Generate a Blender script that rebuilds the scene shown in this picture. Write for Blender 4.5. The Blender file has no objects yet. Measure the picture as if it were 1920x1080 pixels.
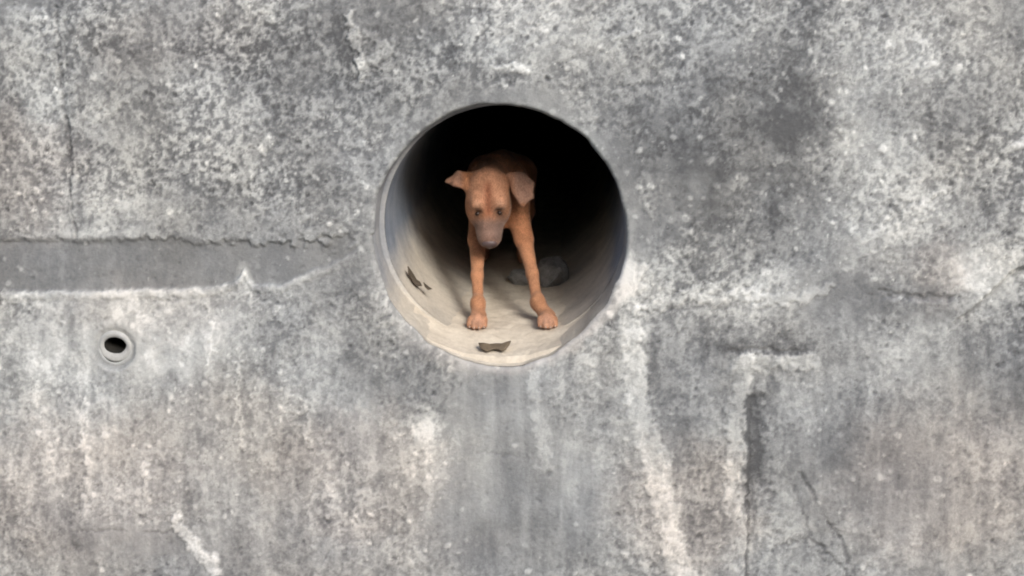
import bpy, math, random
import numpy as np
from mathutils import Vector

rad = math.radians
S = bpy.context.scene
COL = S.collection
rng = np.random.default_rng(11)
random.seed(5)

# ------------------------------------------------------------------ camera, sky, sun, exposure
BATTER = rad(7.0)       # the wall leans back by this much
SLOPE = rad(3.0)        # the drain falls towards its mouth
GROUND_Z = -1.30

cam_d = bpy.data.cameras.new('camera')
cam = bpy.data.objects.new('camera', cam_d)
COL.objects.link(cam)
cam.location = (0.20, -2.95, 0.50)
aim = Vector((0.031, -0.0151, -0.1231))
cam.rotation_euler = (aim - Vector(cam.location)).to_track_quat('-Z', 'Y').to_euler()
cam_d.sensor_width = 36.0
cam_d.lens = 45.08
cam_d.clip_start = 0.05
cam_d.clip_end = 400.0
S.camera = cam

SUN_EL, SUN_AZ = rad(34), rad(30)     # azimuth measured from straight in front of the wall towards the right
world = bpy.data.worlds.new('World')
S.world = world
world.use_nodes = True
wn = world.node_tree
sky = wn.nodes.new('ShaderNodeTexSky')
sky.sky_type = 'NISHITA'
sky.sun_disc = False
sky.sun_elevation = SUN_EL
sky.sun_rotation = math.pi - SUN_AZ
sky.air_density = 1.0
sky.dust_density = 3.0
sky.ozone_density = 1.0
bg = wn.nodes['Background']
wn.links.new(sky.outputs[0], bg.inputs[0])
bg.inputs[1].default_value = 0.13

sun_d = bpy.data.lights.new('sun', 'SUN')
sun_d.energy = 1.5
sun_d.angle = rad(18)
sun_d.color = (1.0, 0.985, 0.965)
sun = bpy.data.objects.new('sun', sun_d)
COL.objects.link(sun)
sd = Vector((math.sin(SUN_AZ) * math.cos(SUN_EL), -math.cos(SUN_AZ) * math.cos(SUN_EL), math.sin(SUN_EL)))
sun.rotation_euler = sd.to_track_quat('Z', 'Y').to_euler()
sun.location = sd * 6

S.view_settings.view_transform = 'Standard'
S.view_settings.look = 'None'
S.view_settings.exposure = 0.86
S.view_settings.gamma = 1.0
S.render.engine = 'CYCLES'
S.cycles.filter_width = 2.0
S.cycles.max_bounces = 12
S.cycles.diffuse_bounces = 10
S.cycles.use_denoising = True

# ------------------------------------------------------------------ helpers
def tag(o, label=None, cat=None, group=None, kind=None):
    if label: o['label'] = label
    if cat: o['category'] = cat
    if group: o['group'] = group
    if kind: o['kind'] = kind
    return o

def mesh_obj(name, verts, faces, mat, parent=None, smooth=True):
    me = bpy.data.meshes.new(name)
    verts = np.asarray(verts, np.float32)
    if isinstance(faces, np.ndarray):
        k = faces.shape[1]
        me.vertices.add(len(verts))
        me.vertices.foreach_set('co', verts.ravel())
        me.loops.add(faces.size)
        me.loops.foreach_set('vertex_index', faces.astype(np.int32).ravel())
        me.polygons.add(len(faces))
        me.polygons.foreach_set('loop_start', np.arange(0, faces.size, k, dtype=np.int32))
        me.update(calc_edges=True)
        me.validate()
    else:
        me.from_pydata([tuple(map(float, v)) for v in verts], [], faces)
        me.update()
    if smooth:
        me.polygons.foreach_set('use_smooth', np.ones(len(me.polygons), bool))
    me.materials.append(mat)
    o = bpy.data.objects.new(name, me)
    COL.objects.link(o)
    if parent: o.parent = parent
    return o

def set_attr(o, name, rgb):
    a = o.data.attributes.new(name, 'FLOAT_COLOR', 'POINT')
    c = np.ones((len(rgb), 4), np.float32)
    c[:, :rgb.shape[1]] = rgb
    a.data.foreach_set('color', c.ravel())

def _hash(ix, iy, seed):
    h = (ix.astype(np.int64) * 374761393 + iy.astype(np.int64) * 668265263 + seed * 1442695041) & 0xffffffff
    h = ((h ^ (h >> 13)) * 1274126177) & 0xffffffff
    h = ((h ^ (h >> 16)) * 2246822519) & 0xffffffff
    return ((h ^ (h >> 15)) & 0xffffff) / float(0xffffff)

def vnoise(x, y, seed=0):
    x = np.asarray(x, float); y = np.asarray(y, float)
    ix = np.floor(x); iy = np.floor(y)
    fx = x - ix; fy = y - iy
    fx = fx * fx * fx * (fx * (fx * 6 - 15) + 10); fy = fy * fy * fy * (fy * (fy * 6 - 15) + 10)
    a = _hash(ix, iy, seed); b = _hash(ix + 1, iy, seed); c = _hash(ix, iy + 1, seed); d = _hash(ix + 1, iy + 1, seed)
    return (a + (b - a) * fx) * (1 - fy) + (c + (d - c) * fx) * fy

def fbm(x, y, scale, octs=4, gain=0.5, seed=0):
    s = 0; amp = 1; tot = 0
    for i in range(octs):
        ca, sa = math.cos(0.7 * i + 0.3), math.sin(0.7 * i + 0.3)     # turn each octave so that the lattice never shows
        s = s + amp * vnoise((x * ca - y * sa) * scale + 17.3 * i, (x * sa + y * ca) * scale - 9.1 * i, seed + i)
        tot += amp; amp *= gain; scale *= 2.03
    return s / tot

def sstep(a, b, x):
    t = np.clip((x - a) / (b - a), 0, 1)
    return t * t * (3 - 2 * t)

def dist_path(x, y, pts):
    """distance to a polyline and the place along it (0..1)"""
    best = np.full(x.shape, 1e9); where = np.zeros(x.shape)
    n = len(pts) - 1
    for i in range(n):
        ax, ay = pts[i]; bx, by = pts[i + 1]
        dx, dy = bx - ax, by - ay
        t = np.clip(((x - ax) * dx + (y - ay) * dy) / (dx * dx + dy * dy), 0, 1)
        d = np.hypot(x - ax - t * dx, y - ay - t * dy)
        m = d < best
        best = np.where(m, d, best); where = np.where(m, (i + t) / n, where)
    return best, where

# ------------------------------------------------------------------ materials
def new_mat(name, rough=0.85, spec=0.25):
    m = bpy.data.materials.new(name)
    m.use_nodes = True
    p = m.node_tree.nodes['Principled BSDF']
    p.inputs['Roughness'].default_value = rough
    p.inputs['Specular IOR Level'].default_value = spec
    return m, m.node_tree, p

def N(nt, kind, **kw):
    n = nt.nodes.new(kind)
    for k, v in kw.items(): setattr(n, k, v)
    return n

def noise_node(nt, vec, scale, detail=4, rough=0.6):
    n = N(nt, 'ShaderNodeTexNoise')
    n.inputs['Scale'].default_value = scale
    n.inputs['Detail'].default_value = detail
    n.inputs['Roughness'].default_value = rough
    nt.links.new(vec, n.inputs['Vector'])
    return n.outputs['Fac']

def math_node(nt, op, a, b):
    n = N(nt, 'ShaderNodeMath', operation=op)
    for i, v in enumerate((a, b)):
        if isinstance(v, (int, float)): n.inputs[i].default_value = v
        else: nt.links.new(v, n.inputs[i])
    return n.outputs[0]

def ramp_node(nt, fac, stops):
    n = N(nt, 'ShaderNodeValToRGB')
    e = n.color_ramp.elements
    e[0].position, e[0].color = stops[0][0], (*stops[0][1], 1)
    e[1].position, e[1].color = stops[-1][0], (*stops[-1][1], 1)
    for p, c in stops[1:-1]:
        k = e.new(p); k.color = (*c, 1)
    nt.links.new(fac, n.inputs['Fac'])
    return n.outputs['Color']

def mix_node(nt, fac, a, b, blend='MIX'):
    n = N(nt, 'ShaderNodeMix', data_type='RGBA', blend_type=blend)
    for sock, v in ((n.inputs['Factor'], fac), (n.inputs['A'], a), (n.inputs['B'], b)):
        if isinstance(v, (int, float)): sock.default_value = v
        elif isinstance(v, tuple): sock.default_value = (*v, 1)
        else: nt.links.new(v, sock)
    return n.outputs['Result']

def bump_node(nt, p, height, strength, dist):
    n = N(nt, 'ShaderNodeBump')
    n.inputs['Strength'].default_value = strength
    n.inputs['Distance'].default_value = dist
    nt.links.new(height, n.inputs['Height'])
    nt.links.new(n.outputs[0], p.inputs['Normal'])

def wall_material():
    m, nt, p = new_mat('weathered_concrete', 0.9, 0.2)
    co = N(nt, 'ShaderNodeTexCoord').outputs['Object']
    at = N(nt, 'ShaderNodeAttribute', attribute_name='wear_tone')
    sep = N(nt, 'ShaderNodeSeparateColor')
    nt.links.new(at.outputs['Color'], sep.inputs[0])
    fine = noise_node(nt, co, 130, 5, 0.65)
    grit = noise_node(nt, co, 420, 3, 0.6)
    v = math_node(nt, 'ADD', math_node(nt, 'MULTIPLY', math_node(nt, 'SUBTRACT', fine, 0.5), 0.42),
                  math_node(nt, 'MULTIPLY', math_node(nt, 'SUBTRACT', grit, 0.5), 0.25))
    v = math_node(nt, 'MULTIPLY', v, math_node(nt, 'SUBTRACT', 1.0, math_node(nt, 'MULTIPLY', sep.outputs[2], 0.75)))
    v = math_node(nt, 'ADD', v, sep.outputs[0])
    grey = ramp_node(nt, v, [(0.0, (0.090, 0.093, 0.097)), (0.3, (0.180, 0.186, 0.189)), (0.55, (0.300, 0.309, 0.306)),
                             (0.8, (0.452, 0.463, 0.452)), (1.0, (0.63, 0.64, 0.622))])
    warm = mix_node(nt, 1.0, grey, (1.065, 0.985, 0.94), 'MULTIPLY')
    hue = ramp_node(nt, noise_node(nt, co, 3.1, 3, 0.6), [(0.3, (0.985, 1.0, 1.015)), (0.7, (1.02, 1.0, 0.96))])
    c = mix_node(nt, sep.outputs[1], grey, warm)
    c = mix_node(nt, 1.0, c, hue, 'MULTIPLY')
    nt.links.new(c, p.inputs['Base Color'])
    bump_node(nt, p, math_node(nt, 'ADD', fine, math_node(nt, 'MULTIPLY', grit, 0.4)), 0.55, 0.004)
    return m

def pipe_material():
    m, nt, p = new_mat('drain_concrete', 0.8, 0.3)
    co = N(nt, 'ShaderNodeTexCoord').outputs['Object']
    at = N(nt, 'ShaderNodeAttribute', attribute_name='wear_tone')
    sep = N(nt, 'ShaderNodeSeparateColor')
    nt.links.new(at.outputs['Color'], sep.inputs[0])
    blot = noise_node(nt, co, 14, 5, 0.6)
    fine = noise_node(nt, co, 120, 4, 0.6)
    v = math_node(nt, 'ADD', math_node(nt, 'MULTIPLY', blot, 0.6), math_node(nt, 'MULTIPLY', fine, 0.4))
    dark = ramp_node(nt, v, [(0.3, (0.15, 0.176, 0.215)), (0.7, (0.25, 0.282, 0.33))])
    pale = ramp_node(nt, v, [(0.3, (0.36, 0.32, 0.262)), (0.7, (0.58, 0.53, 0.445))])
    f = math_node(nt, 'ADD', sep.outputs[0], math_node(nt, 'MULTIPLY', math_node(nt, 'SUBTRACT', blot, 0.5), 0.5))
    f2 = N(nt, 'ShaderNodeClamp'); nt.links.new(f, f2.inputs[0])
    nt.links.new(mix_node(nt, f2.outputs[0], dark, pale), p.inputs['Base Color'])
    bump_node(nt, p, v, 0.5, 0.006)
    return m

def noisy_mat(name, c0, c1, scale, rough=0.85, bump=0.4, dist=0.004, spec=0.2):
    m, nt, p = new_mat(name, rough, spec)
    co = N(nt, 'ShaderNodeTexCoord').outputs['Object']
    a = noise_node(nt, co, scale, 5, 0.62)
    b = noise_node(nt, co, scale * 7, 3, 0.6)
    v = math_node(nt, 'ADD', math_node(nt, 'MULTIPLY', a, 0.65), math_node(nt, 'MULTIPLY', b, 0.35))
    nt.links.new(ramp_node(nt, v, [(0.3, c0), (0.7, c1)]), p.inputs['Base Color'])
    bump_node(nt, p, v, bump, dist)
    return m

def coat_material():
    m, nt, p = new_mat('tan_coat', 0.75, 0.2)
    co = N(nt, 'ShaderNodeTexCoord').outputs['Object']
    at = N(nt, 'ShaderNodeAttribute', attribute_name='coat')
    a = noise_node(nt, co, 60, 4, 0.6)
    b = noise_node(nt, co, 420, 2, 0.6)
    v = math_node(nt, 'ADD', math_node(nt, 'MULTIPLY', a, 0.5), math_node(nt, 'MULTIPLY', b, 0.5))
    k = ramp_node(nt, v, [(0.32, (0.66, 0.62, 0.60)), (0.68, (1.28, 1.28, 1.28))])
    nt.links.new(mix_node(nt, 1.0, at.outputs['Color'], k, 'MULTIPLY'), p.inputs['Base Color'])
    p.inputs['Sheen Weight'].default_value = 0.25
    p.inputs['Sheen Roughness'].default_value = 0.5
    p.inputs['Sheen Tint'].default_value = (1.0, 0.85, 0.72, 1)
    bump_node(nt, p, b, 0.35, 0.002)
    return m

M_WALL = wall_material()
M_PIPE = pipe_material()
M_SILT = noisy_mat('dry_silt', (0.42, 0.365, 0.29), (0.66, 0.59, 0.48), 16, 0.95, 0.4, 0.004)
M_STONE = noisy_mat('grey_stone', (0.11, 0.11, 0.11), (0.34, 0.335, 0.32), 36, 0.9, 0.9, 0.012)
M_LEAF = noisy_mat('dry_leaf', (0.085, 0.064, 0.043), (0.18, 0.14, 0.096), 45, 0.85)
M_SCRAP = noisy_mat('dark_leaf', (0.045, 0.036, 0.026), (0.12, 0.095, 0.07), 45, 0.85)
M_PVC = noisy_mat('grey_mortar_pipe', (0.33, 0.33, 0.315), (0.47, 0.47, 0.45), 60, 0.9)
M_GROUND = noisy_mat('channel_bed', (0.13, 0.125, 0.115), (0.30, 0.285, 0.26), 5, 0.95, 0.6, 0.02)
M_EARTH = noisy_mat('bank_earth', (0.07, 0.075, 0.045), (0.17, 0.15, 0.10), 4, 0.95, 0.6, 0.03)
M_SKY_BLOCK = noisy_mat('sky_block_scrub', (0.03, 0.038, 0.018), (0.075, 0.085, 0.04), 3, 0.95, 0.6, 0.05)
M_BORE_SHADE = noisy_mat('bore_shade', (0.012, 0.012, 0.011), (0.035, 0.033, 0.028), 60, 0.9)  # near-black colour stands in for the shade inside the weep hole
M_COAT = coat_material()
M_NOSE = noisy_mat('liver_nose', (0.055, 0.036, 0.036), (0.11, 0.075, 0.072), 150, 0.45, 0.4, 0.001, 0.5)
M_CLAW = noisy_mat('pale_claw', (0.36, 0.25, 0.20), (0.50, 0.38, 0.30), 200, 0.5)
M_EYE, _nt, _p = new_mat('brown_eye', 0.3, 0.3)
_co = N(_nt, 'ShaderNodeTexCoord').outputs['Object']
_nt.links.new(ramp_node(_nt, noise_node(_nt, _co, 180, 2, 0.5), [(0.35, (0.012, 0.007, 0.005)), (0.7, (0.04, 0.02, 0.012))]), _p.inputs['Base Color'])

# ------------------------------------------------------------------ ground and added sky-blocking bank
def sheet(name, x0, x1, y0, y1, nx, ny, zfun, mat):
    x = np.linspace(x0, x1, nx); y = np.linspace(y0, y1, ny)
    X, Y = np.meshgrid(x, y)
    v = np.stack([X, Y, zfun(X, Y)], -1).reshape(-1, 3)
    i = np.arange(nx * ny).reshape(ny, nx)
    f = np.stack([i[:-1, :-1], i[:-1, 1:], i[1:, 1:], i[1:, :-1]], -1).reshape(-1, 4)
    return mesh_obj(name, v, f, mat)

tag(sheet('ground', -60, 60, -90, 0.2, 90, 90, lambda X, Y: GROUND_Z + 0.03 * fbm(X, Y, 0.9, 4), M_GROUND), kind='structure')

# unseen bank added behind the camera to block low sky light from the drain
tag(sheet('sky_block_bank', -60, 60, -40, -6.5, 60, 40, lambda X, Y: GROUND_Z - 0.1 + 6.0 * sstep(-6.5, -10.8, Y) + 0.2 * fbm(X, Y, 0.7, 4), M_SKY_BLOCK), kind='structure')

# ------------------------------------------------------------------ the concrete wall
cB, sB = math.cos(BATTER), math.sin(BATTER)
def wall_pt(u, v, n):
    return np.stack([u, v * sB - n * cB, v * cB + n * sB], -1)

PIPE_R = 0.297
TILT = BATTER + SLOPE
def mouth_r(th):
    """radius of the broken pipe mouth: slightly uneven, a little deeper at the invert"""
    return PIPE_R + 0.004 * (vnoise(th * 2.2 + 40, 0 * th, 3) - 0.5) + 0.006 * (vnoise(th * 7 + 90, 0 * th, 4) - 0.5) + 0.0018 * (vnoise(th * 23 + 90, 0 * th, 5) - 0.5) \
        + 0.012 * np.exp(-((th + math.pi / 2) / 0.45) ** 2)

# the marks on the wall are placed by image pixel coordinates, 800 pixels to the metre, whose origin lies up and left of the mouth
def gu(gx): return (gx - 936.0) / 800.0
def gv(gy): return (441.0 - gy) / 800.0

WEEP = (-0.923, -0.280)
WEEP_R = 0.036

def axis(lo, hi, step, far_lo, far_hi):
    core = list(np.arange(lo, hi + step / 2, step))
    a = []; x = lo; s = step
    while x > far_lo:
        s *= 1.35; x -= s; a.append(max(x, far_lo))
    b = []; x = core[-1]; s = step
    while x < far_hi:
        s *= 1.35; x += s; b.append(min(x, far_hi))
    return np.array(a[::-1] + core + b)

def build_wall():
    us = axis(-1.36, 1.38, 0.0034, -7.0, 7.0)
    vs = axis(-0.90, 0.66, 0.0034, -1.36, 2.2)
    U, V = np.meshgrid(us, vs)
    nu, nv = len(us), len(vs)
    GX = U * 800 + 936.0
    GY = 441.0 - V * 800
    # uneven edges: the image coordinates are shaken before the marks are drawn
    w1 = fbm(U, V, 9, 4, 0.55, 21) - 0.5
    w2 = fbm(U, V, 9, 4, 0.55, 31) - 0.5
    j1 = fbm(U, V, 70, 3, 0.6, 41) - 0.5
    j2 = fbm(U, V, 70, 3, 0.6, 51) - 0.5
    X = GX + 75 * w1 + 46 * j1
    Y = GY + 75 * w2 + 46 * j2
    Xm = GX + 16 * w1 + 30 * j1
    Ym = GY + 16 * w2 + 30 * j2
    Xs = GX + 9 * w1 + 9 * j1          # barely shaken, for built edges
    Ys = GY + 9 * w2 + 9 * j2

    tone = np.full(U.shape, 0.47)
    speck = np.full(U.shape, 1.0)
    smooth = np.zeros(U.shape)
    warm = 0.1 * np.ones(U.shape)
    h = np.zeros(U.shape)              # relief, metres, outwards

    def blob(cx, cy, rx, ry, soft=0.5):
        d = np.hypot((X - cx) / rx, (Y - cy) / ry)
        return 1 - sstep(1 - soft, 1 + soft, d)
    def line(pts, w, soft=0.6, shaky=False, taper=None):
        d, t = dist_path(X if shaky else Xs, Y if shaky else Ys, pts)
        ww = w if taper is None else w * (1 + (taper - 1) * t)
        return 1 - sstep(ww * (1 - soft), ww * (1 + soft), d)

    # broad clouding
    grain = fbm(U, V, 22, 4, 0.65, 58)
    tone += 0.36 * (fbm(U, V, 2.3, 4, 0.55, 61) - 0.5) + 0.42 * (fbm(U, V, 9, 4, 0.62, 62) - 0.5)
    streak = fbm(U * 5, V * 0.7, 9, 4, 0.6, 63) - 0.5        # runs of rain water
    below = sstep(520, 680, GY)
    tone += (0.12 + 0.24 * below) * streak
    speck -= 0.38 * below

    for cx, cy, rx, ry, a, sp, sm in [
            (1370, 310, 195, 175, -0.24, -0.2, 0.3), (1270, 360, 70, 80, -0.06, -0.6, 0.6),
            (1490, 70, 55, 110, -0.16, -0.2, 0.4), (1470, 210, 60, 60, -0.12, -0.3, 0.4),
            (720, 45, 120, 65, -0.15, -0.55, 0.6), (55, 8, 52, 26, -0.2, -0.6, 0.6),
            (330, 85, 170, 45, -0.10, 0.1, 0.0), (560, 130, 140, 90, -0.08, 0.2, 0.0),
            (600, 330, 110, 110, -0.05, 0.1, 0.0), (620, 620, 130, 110, -0.06, 0.1, 0.0),
            (760, 700, 110, 70, -0.10, 0.0, 0.1), (1290, 720, 130, 130, -0.09, -0.2, 0.2),
            (1600, 560, 170, 40, -0.12, -0.5, 0.5), (1640, 480, 150, 55, -0.08, -0.3, 0.3),
            (1850, 650, 110, 110, -0.07, 0.0, 0.1), (1480, 790, 100, 120, -0.09, -0.1, 0.1),
            (1620, 900, 130, 120, -0.06, -0.3, 0.3), (980, 950, 170, 150, -0.06, -0.5, 0.4),
            (930, 745, 85, 80, -0.05, -0.7, 0.6), (240, 1045, 120, 40, -0.05, -0.5, 0.5),
            (1790, 210, 120, 90, -0.05, 0.0, 0.1),
            # paler places
            (75, 130, 55, 130, 0.13, 0.0, 0.2), (190, 420, 110, 45, 0.10, -0.2, 0.2),
            (190, 620, 220, 90, 0.20, -0.35, 0.45), (150, 760, 200, 160, 0.08, 0.0, 0.1),
            (390, 700, 180, 170, 0.06, 0.0, 0.0), (60, 850, 120, 200, 0.04, 0.0, 0.0),
            (960, 50, 120, 75, 0.11, 0.0, 0.1), (1120, 60, 90, 70, 0.08, 0.0, 0.0),
            (1650, 350, 130, 110, 0.14, -0.2, 0.3), (1640, 90, 110, 110, 0.06, -0.1, 0.1),
            (1800, 120, 150, 110, 0.02, 0.0, 0.0), (1830, 500, 60, 60, 0.20, -0.3, 0.4),
            (1770, 520, 45, 50, 0.12, -0.2, 0.3), (1225, 520, 55, 45, 0.09, -0.2, 0.3),
            (1455, 560, 75, 42, 0.15, 0.1, 0.0), (1760, 610, 110, 40, 0.08, 0, 0),
            (797, 797, 26, 30, 0.32, -0.5, 0.5), (700, 900, 160, 90, 0.08, 0, 0),
            (1100, 880, 90, 80, 0.08, 0, 0), (1850, 900, 120, 120, 0.08, 0, 0),
            (1500, 970, 90, 60, 0.08, 0, 0), (270, 300, 150, 140, 0.05, 0, 0), (480, 300, 150, 120, 0.04, 0.1, 0)]:
        b = blob(cx, cy, rx, ry)
        tone += 1.3 * a * b * (0.45 + 1.1 * grain); speck += sp * b; smooth += sm * b
    for cx, cy, rx, ry, a in [(90, 960, 220, 170, 0.9), (690, 900, 170, 110, 0.7), (1290, 960, 130, 120, 0.8),
                              (1790, 900, 210, 160, 0.9), (30, 330, 110, 120, 0.6), (250, 600, 190, 60, 0.35),
                              (400, 850, 200, 120, 0.5), (1740, 500, 60, 60, 0.6), (330, 80, 160, 60, 0.3), (600, 1050, 300, 80, 0.5)]:
        warm += 1.0 * a * blob(cx, cy, rx, ry)
    warm -= 0.4 * blob(1350, 250, 260, 230) + 0.4 * blob(75, 130, 60, 130) + 0.3 * blob(940, 160, 260, 80)

    # smooth mortar collar round the mouth
    r = np.hypot(U, V * math.cos(TILT))
    th = np.arctan2(V, U)
    collar_w = 0.030 + 0.035 * (fbm(th * 1.0, 0 * th, 1.6, 3, 0.5, 71)) + 0.02 * np.exp(-((th - 1.6) / 0.8) ** 2)
    collar = 1 - sstep(0.4, 1.15, (r - PIPE_R) / (collar_w * (1 + 2.2 * w1)) )
    collar = collar * (1 - 0.75 * np.exp(-((np.abs(th) - 2.75) / 0.75) ** 2) * (U < 0))
    low = sstep(0.05, -0.75, np.sin(th))                       # pale splash of silt under the mouth
    speck -= 0.75 * collar * (1 - 0.6 * low); smooth += 0.7 * collar * (1 - 0.5 * low)
    tone += collar * (-0.045 + 0.19 * low) + 0.06 * collar * (np.cos(th) > 0.2)
    warm += 0.7 * collar * low

    # smooth recessed strip on the left, a broken casting joint
    top = 457 + 0 * GX + np.where(GX > 380, (GX - 380) * 0.02, 0)
    bot = np.interp(GX, [-6000, 0, 180, 330, 410, 440, 452, 466, 520, 585, 640, 690], [562, 558, 556, 551, 545, 530, 512, 540, 541, 512, 492, 462])
    shake = 9 * w2 + 13 * j2
    shake_top = 26 * w2 + 26 * j2
    inside = sstep(-5, 8, GY + shake_top * (0.22 + 0.5 * sstep(120, 330, GX) + 1.6 * sstep(350, 560, GX)) - top) * sstep(-1, 4, bot - (GY + shake * 0.7))
    inside *= 1 - sstep(600, 700, GX + 80 * w1)
    h -= 0.008 * inside
    tone += inside * (0.29 + 0.38 * (fbm(U * 1.6, V, 11, 5, 0.65, 91) - 0.5) + 0.14 * streak - tone) * 0.88
    speck *= 1 - 0.8 * inside; smooth += 0.7 * inside
    lip = sstep(11, 2, np.abs(GY + shake * 0.7 - bot - 7)) * (1 - sstep(560, 690, GX)) * (1 - inside)
    tone += 0.24 * lip * sstep(0.3, 0.55, fbm(U, V, 26, 4, 0.65, 93)); speck -= 0.4 * lip; h += 0.003 * lip  # light caught by the strip's lower ledge is painted in as a pale line
    crust = sstep(14, 3, np.abs(GY + shake_top * 0.6 - top + 9)) * (1 - sstep(230, 420, GX)) * (1 - inside)
    tone += 0.14 * crust * sstep(0.3, 0.6, fbm(U, V, 14, 3, 0.5, 95))
    tone += 0.22 * np.clip(line([(452, 512), (456, 545)], 12), 0, 1)

    # panel seam on the left, board marks, cracks
    for pts, w, a, d in [
            ([(98, 20), (103, 110), (112, 230), (122, 330), (128, 452)], 2.6, -0.30, 0.006),
            ([(1405, 742), (1408, 900), (1406, 1200)], 3.2, -0.26, 0.005),
            ([(1640, 540), (1700, 548), (1775, 553)], 4.0, -0.22, 0.006),
            ([(1370, 652), (1440, 653), (1512, 657)], 3.0, -0.24, 0.006),
            ([(1505, 880), (1545, 945), (1580, 1010), (1620, 1085)], 3.4, -0.26, 0.005),
            ([(1470, 1020), (1530, 1005), (1560, 1035), (1600, 1080)], 3.2, -0.26, 0.004),
            ([(1490, 905), (1520, 960), (1528, 1000)], 2.4, -0.18, 0.003), ([(1560, 975), (1600, 1000)], 2.0, -0.14, 0.002),
            ([(1150, 165), (1270, 168)], 1.6, -0.14, 0.002),
            ([(1195, 470), (1196, 560), (1215, 660)], 2.6, -0.16, 0.003),
            ([(120, 1026), (310, 1022)], 2.4, -0.16, 0.003),
            ([(900, 856), (990, 860)], 2.2, -0.08, 0.002),
            ([(1480, 960), (1400, 975)], 1.8, -0.12, 0.002)]:
        dc, _t = dist_path(GX + 18 * w1 + 17 * j1, GY + 18 * w2 + 17 * j2, pts)
        ww = w * (0.6 + 0.9 * fbm(U, V, 12, 3, 0.6, 103))
        k = (1 - sstep(0.5 * ww, 1.6 * ww, dc)) * sstep(0.28, 0.5, fbm(U, V, 16, 3, 0.6, 101) + 0.12)
        tone += 0.8 * a * k; h -= 0.7 * d * k
    for pts, w, a, d, tp in [
            ([(1178, 505), (1185, 600), (1192, 700), (1205, 790), (1235, 880), (1262, 980), (1292, 1090)], 25, 0.25, 0.003, 0.95),
            ([(1395, 668), (1384, 760), (1378, 860), (1378, 960)], 19, 0.20, 0.003, 0.9),
            ([(1395, 672), (1450, 672), (1525, 676)], 14, 0.16, 0.003, 1.0),
            ([(310, 1000), (345, 1040), (388, 1090)], 11, 0.30, 0.004, 1.3),
            ([(655, 35), (668, 70), (678, 110), (672, 150)], 8, 0.32, 0.006, 1.0),
            ([(690, 75), (730, 95), (700, 120)], 8, 0.2, 0.003, 1.0),
            ([(920, 128), (960, 130), (985, 140)], 6, 0.26, 0.003, 1.0),
            ([(1145, 78), (1195, 66)], 6, 0.22, 0.003, 1.0),
            ([(1000, 700), (1010, 780), (1025, 880)], 8, 0.14, 0.001, 1.6),
            ([(438, 660), (440, 760), (446, 850)], 4, 0.20, 0.002, 1.0),
            ([(380, 560), (382, 690)], 4, 0.12, 0.002, 1.0), ([(560, 760), (572, 850)], 4, 0.14, 0.002, 1.0),
            ([(135, 770), (140, 900), (133, 1000)], 6, 0.14, 0.002, 1.0),
            ([(255, 890), (258, 950)], 5, 0.14, 0.002, 1.0), ([(1880, 275), (1915, 262)], 9, 0.18, 0.003, 1.0),
            ([(1190, 590), (1290, 545), (1340, 560), (1400, 545), (1470, 560), (1540, 535)], 10, 0.14, 0.003, 1.0),
            ([(1710, 372), (1760, 350)], 6, 0.14, 0.002, 1.0), ([(1785, 590), (1840, 585)], 6, 0.16, 0.002, 1.0)]:
        d0, t0 = dist_path(Xm, Ym, pts)
        ww = w * (1 + (tp - 1) * t0)
        k = 1 - sstep(0.55 * ww, 1.35 * ww, d0)
        k *= 0.68 + 0.32 * sstep(0.40, 0.52, fbm(U, V, 40, 4, 0.7, 111))
        tone += 1.6 * a * k; h += 1.2 * d * k; speck -= 0.25 * k
    for pts, w, a in [([(105, 600), (112, 760), (115, 950)], 17, -0.15), ([(1424, 735), (1428, 960)], 22, -0.2),
                      ([(1340, 640), (1520, 643)], 12, -0.14), ([(250, 30), (420, 20)], 12, -0.1),
                      ([(190, 82), (330, 95), (560, 88)], 9, -0.14), ([(520, 660), (528, 900)], 10, -0.07)]:
        tone += a * line(pts, w, 0.7, True)  # also paints shade beside and above the board steps on the right

    # squared board edge on the right: straight, the shade of its steps painted into the tone
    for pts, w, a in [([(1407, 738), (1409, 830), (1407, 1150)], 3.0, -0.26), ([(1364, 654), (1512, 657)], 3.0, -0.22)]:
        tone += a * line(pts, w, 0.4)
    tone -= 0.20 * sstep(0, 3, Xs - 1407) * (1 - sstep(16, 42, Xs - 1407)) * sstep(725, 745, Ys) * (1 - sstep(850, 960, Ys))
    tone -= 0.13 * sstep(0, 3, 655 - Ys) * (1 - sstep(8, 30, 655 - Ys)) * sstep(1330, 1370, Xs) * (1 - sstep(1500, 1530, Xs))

    # broken crust on the right: pale smooth skin above a rough diagonal edge
    edge = np.interp(GX, [1760, 1800, 1840, 1870, 1900, 1960, 2100, 6000], [600, 578, 540, 505, 488, 486, 480, 300])
    side = sstep(-3, 3, GY + 10 * w2 + 16 * j2 - edge) * sstep(1770, 1800, GX)
    h -= 0.009 * side
    rim = sstep(9, 2, np.abs(GY + 10 * w2 + 16 * j2 - edge - 6)) * sstep(1790, 1815, GX) * (1 - sstep(2050, 2200, GX))
    tone -= 0.12 * rim
    tone += 0.12 * blob(1905, 505, 20, 14) + 0.14 * blob(1912, 545, 15, 16)
    # shallow steps left by the boards
    h += 0.006 * sstep(-2, 2, Ys - 655) * (1 - sstep(0, 60, Ys - 655)) * sstep(1365, 1380, Xs) * (1 - sstep(1500, 1530, Xs))
    h -= 0.009 * sstep(0, 4, Xs - 1405) * (1 - sstep(0, 70, Xs - 1405)) * sstep(725, 745, Ys)
    h += 0.005 * sstep(-2, 2, Ys - 553) * (1 - sstep(0, 60, Ys - 553)) * sstep(1630, 1650, Xs) * (1 - sstep(1770, 1790, Xs))
    h -= 0.004 * sstep(0, 3, 25 - Ys) * sstep(105, 95, Xs)
    h += 0.003 * sstep(0, 3, Xs - 118) * sstep(470, 460, Ys) * (1 - sstep(0, 260, Xs - 118))

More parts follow.
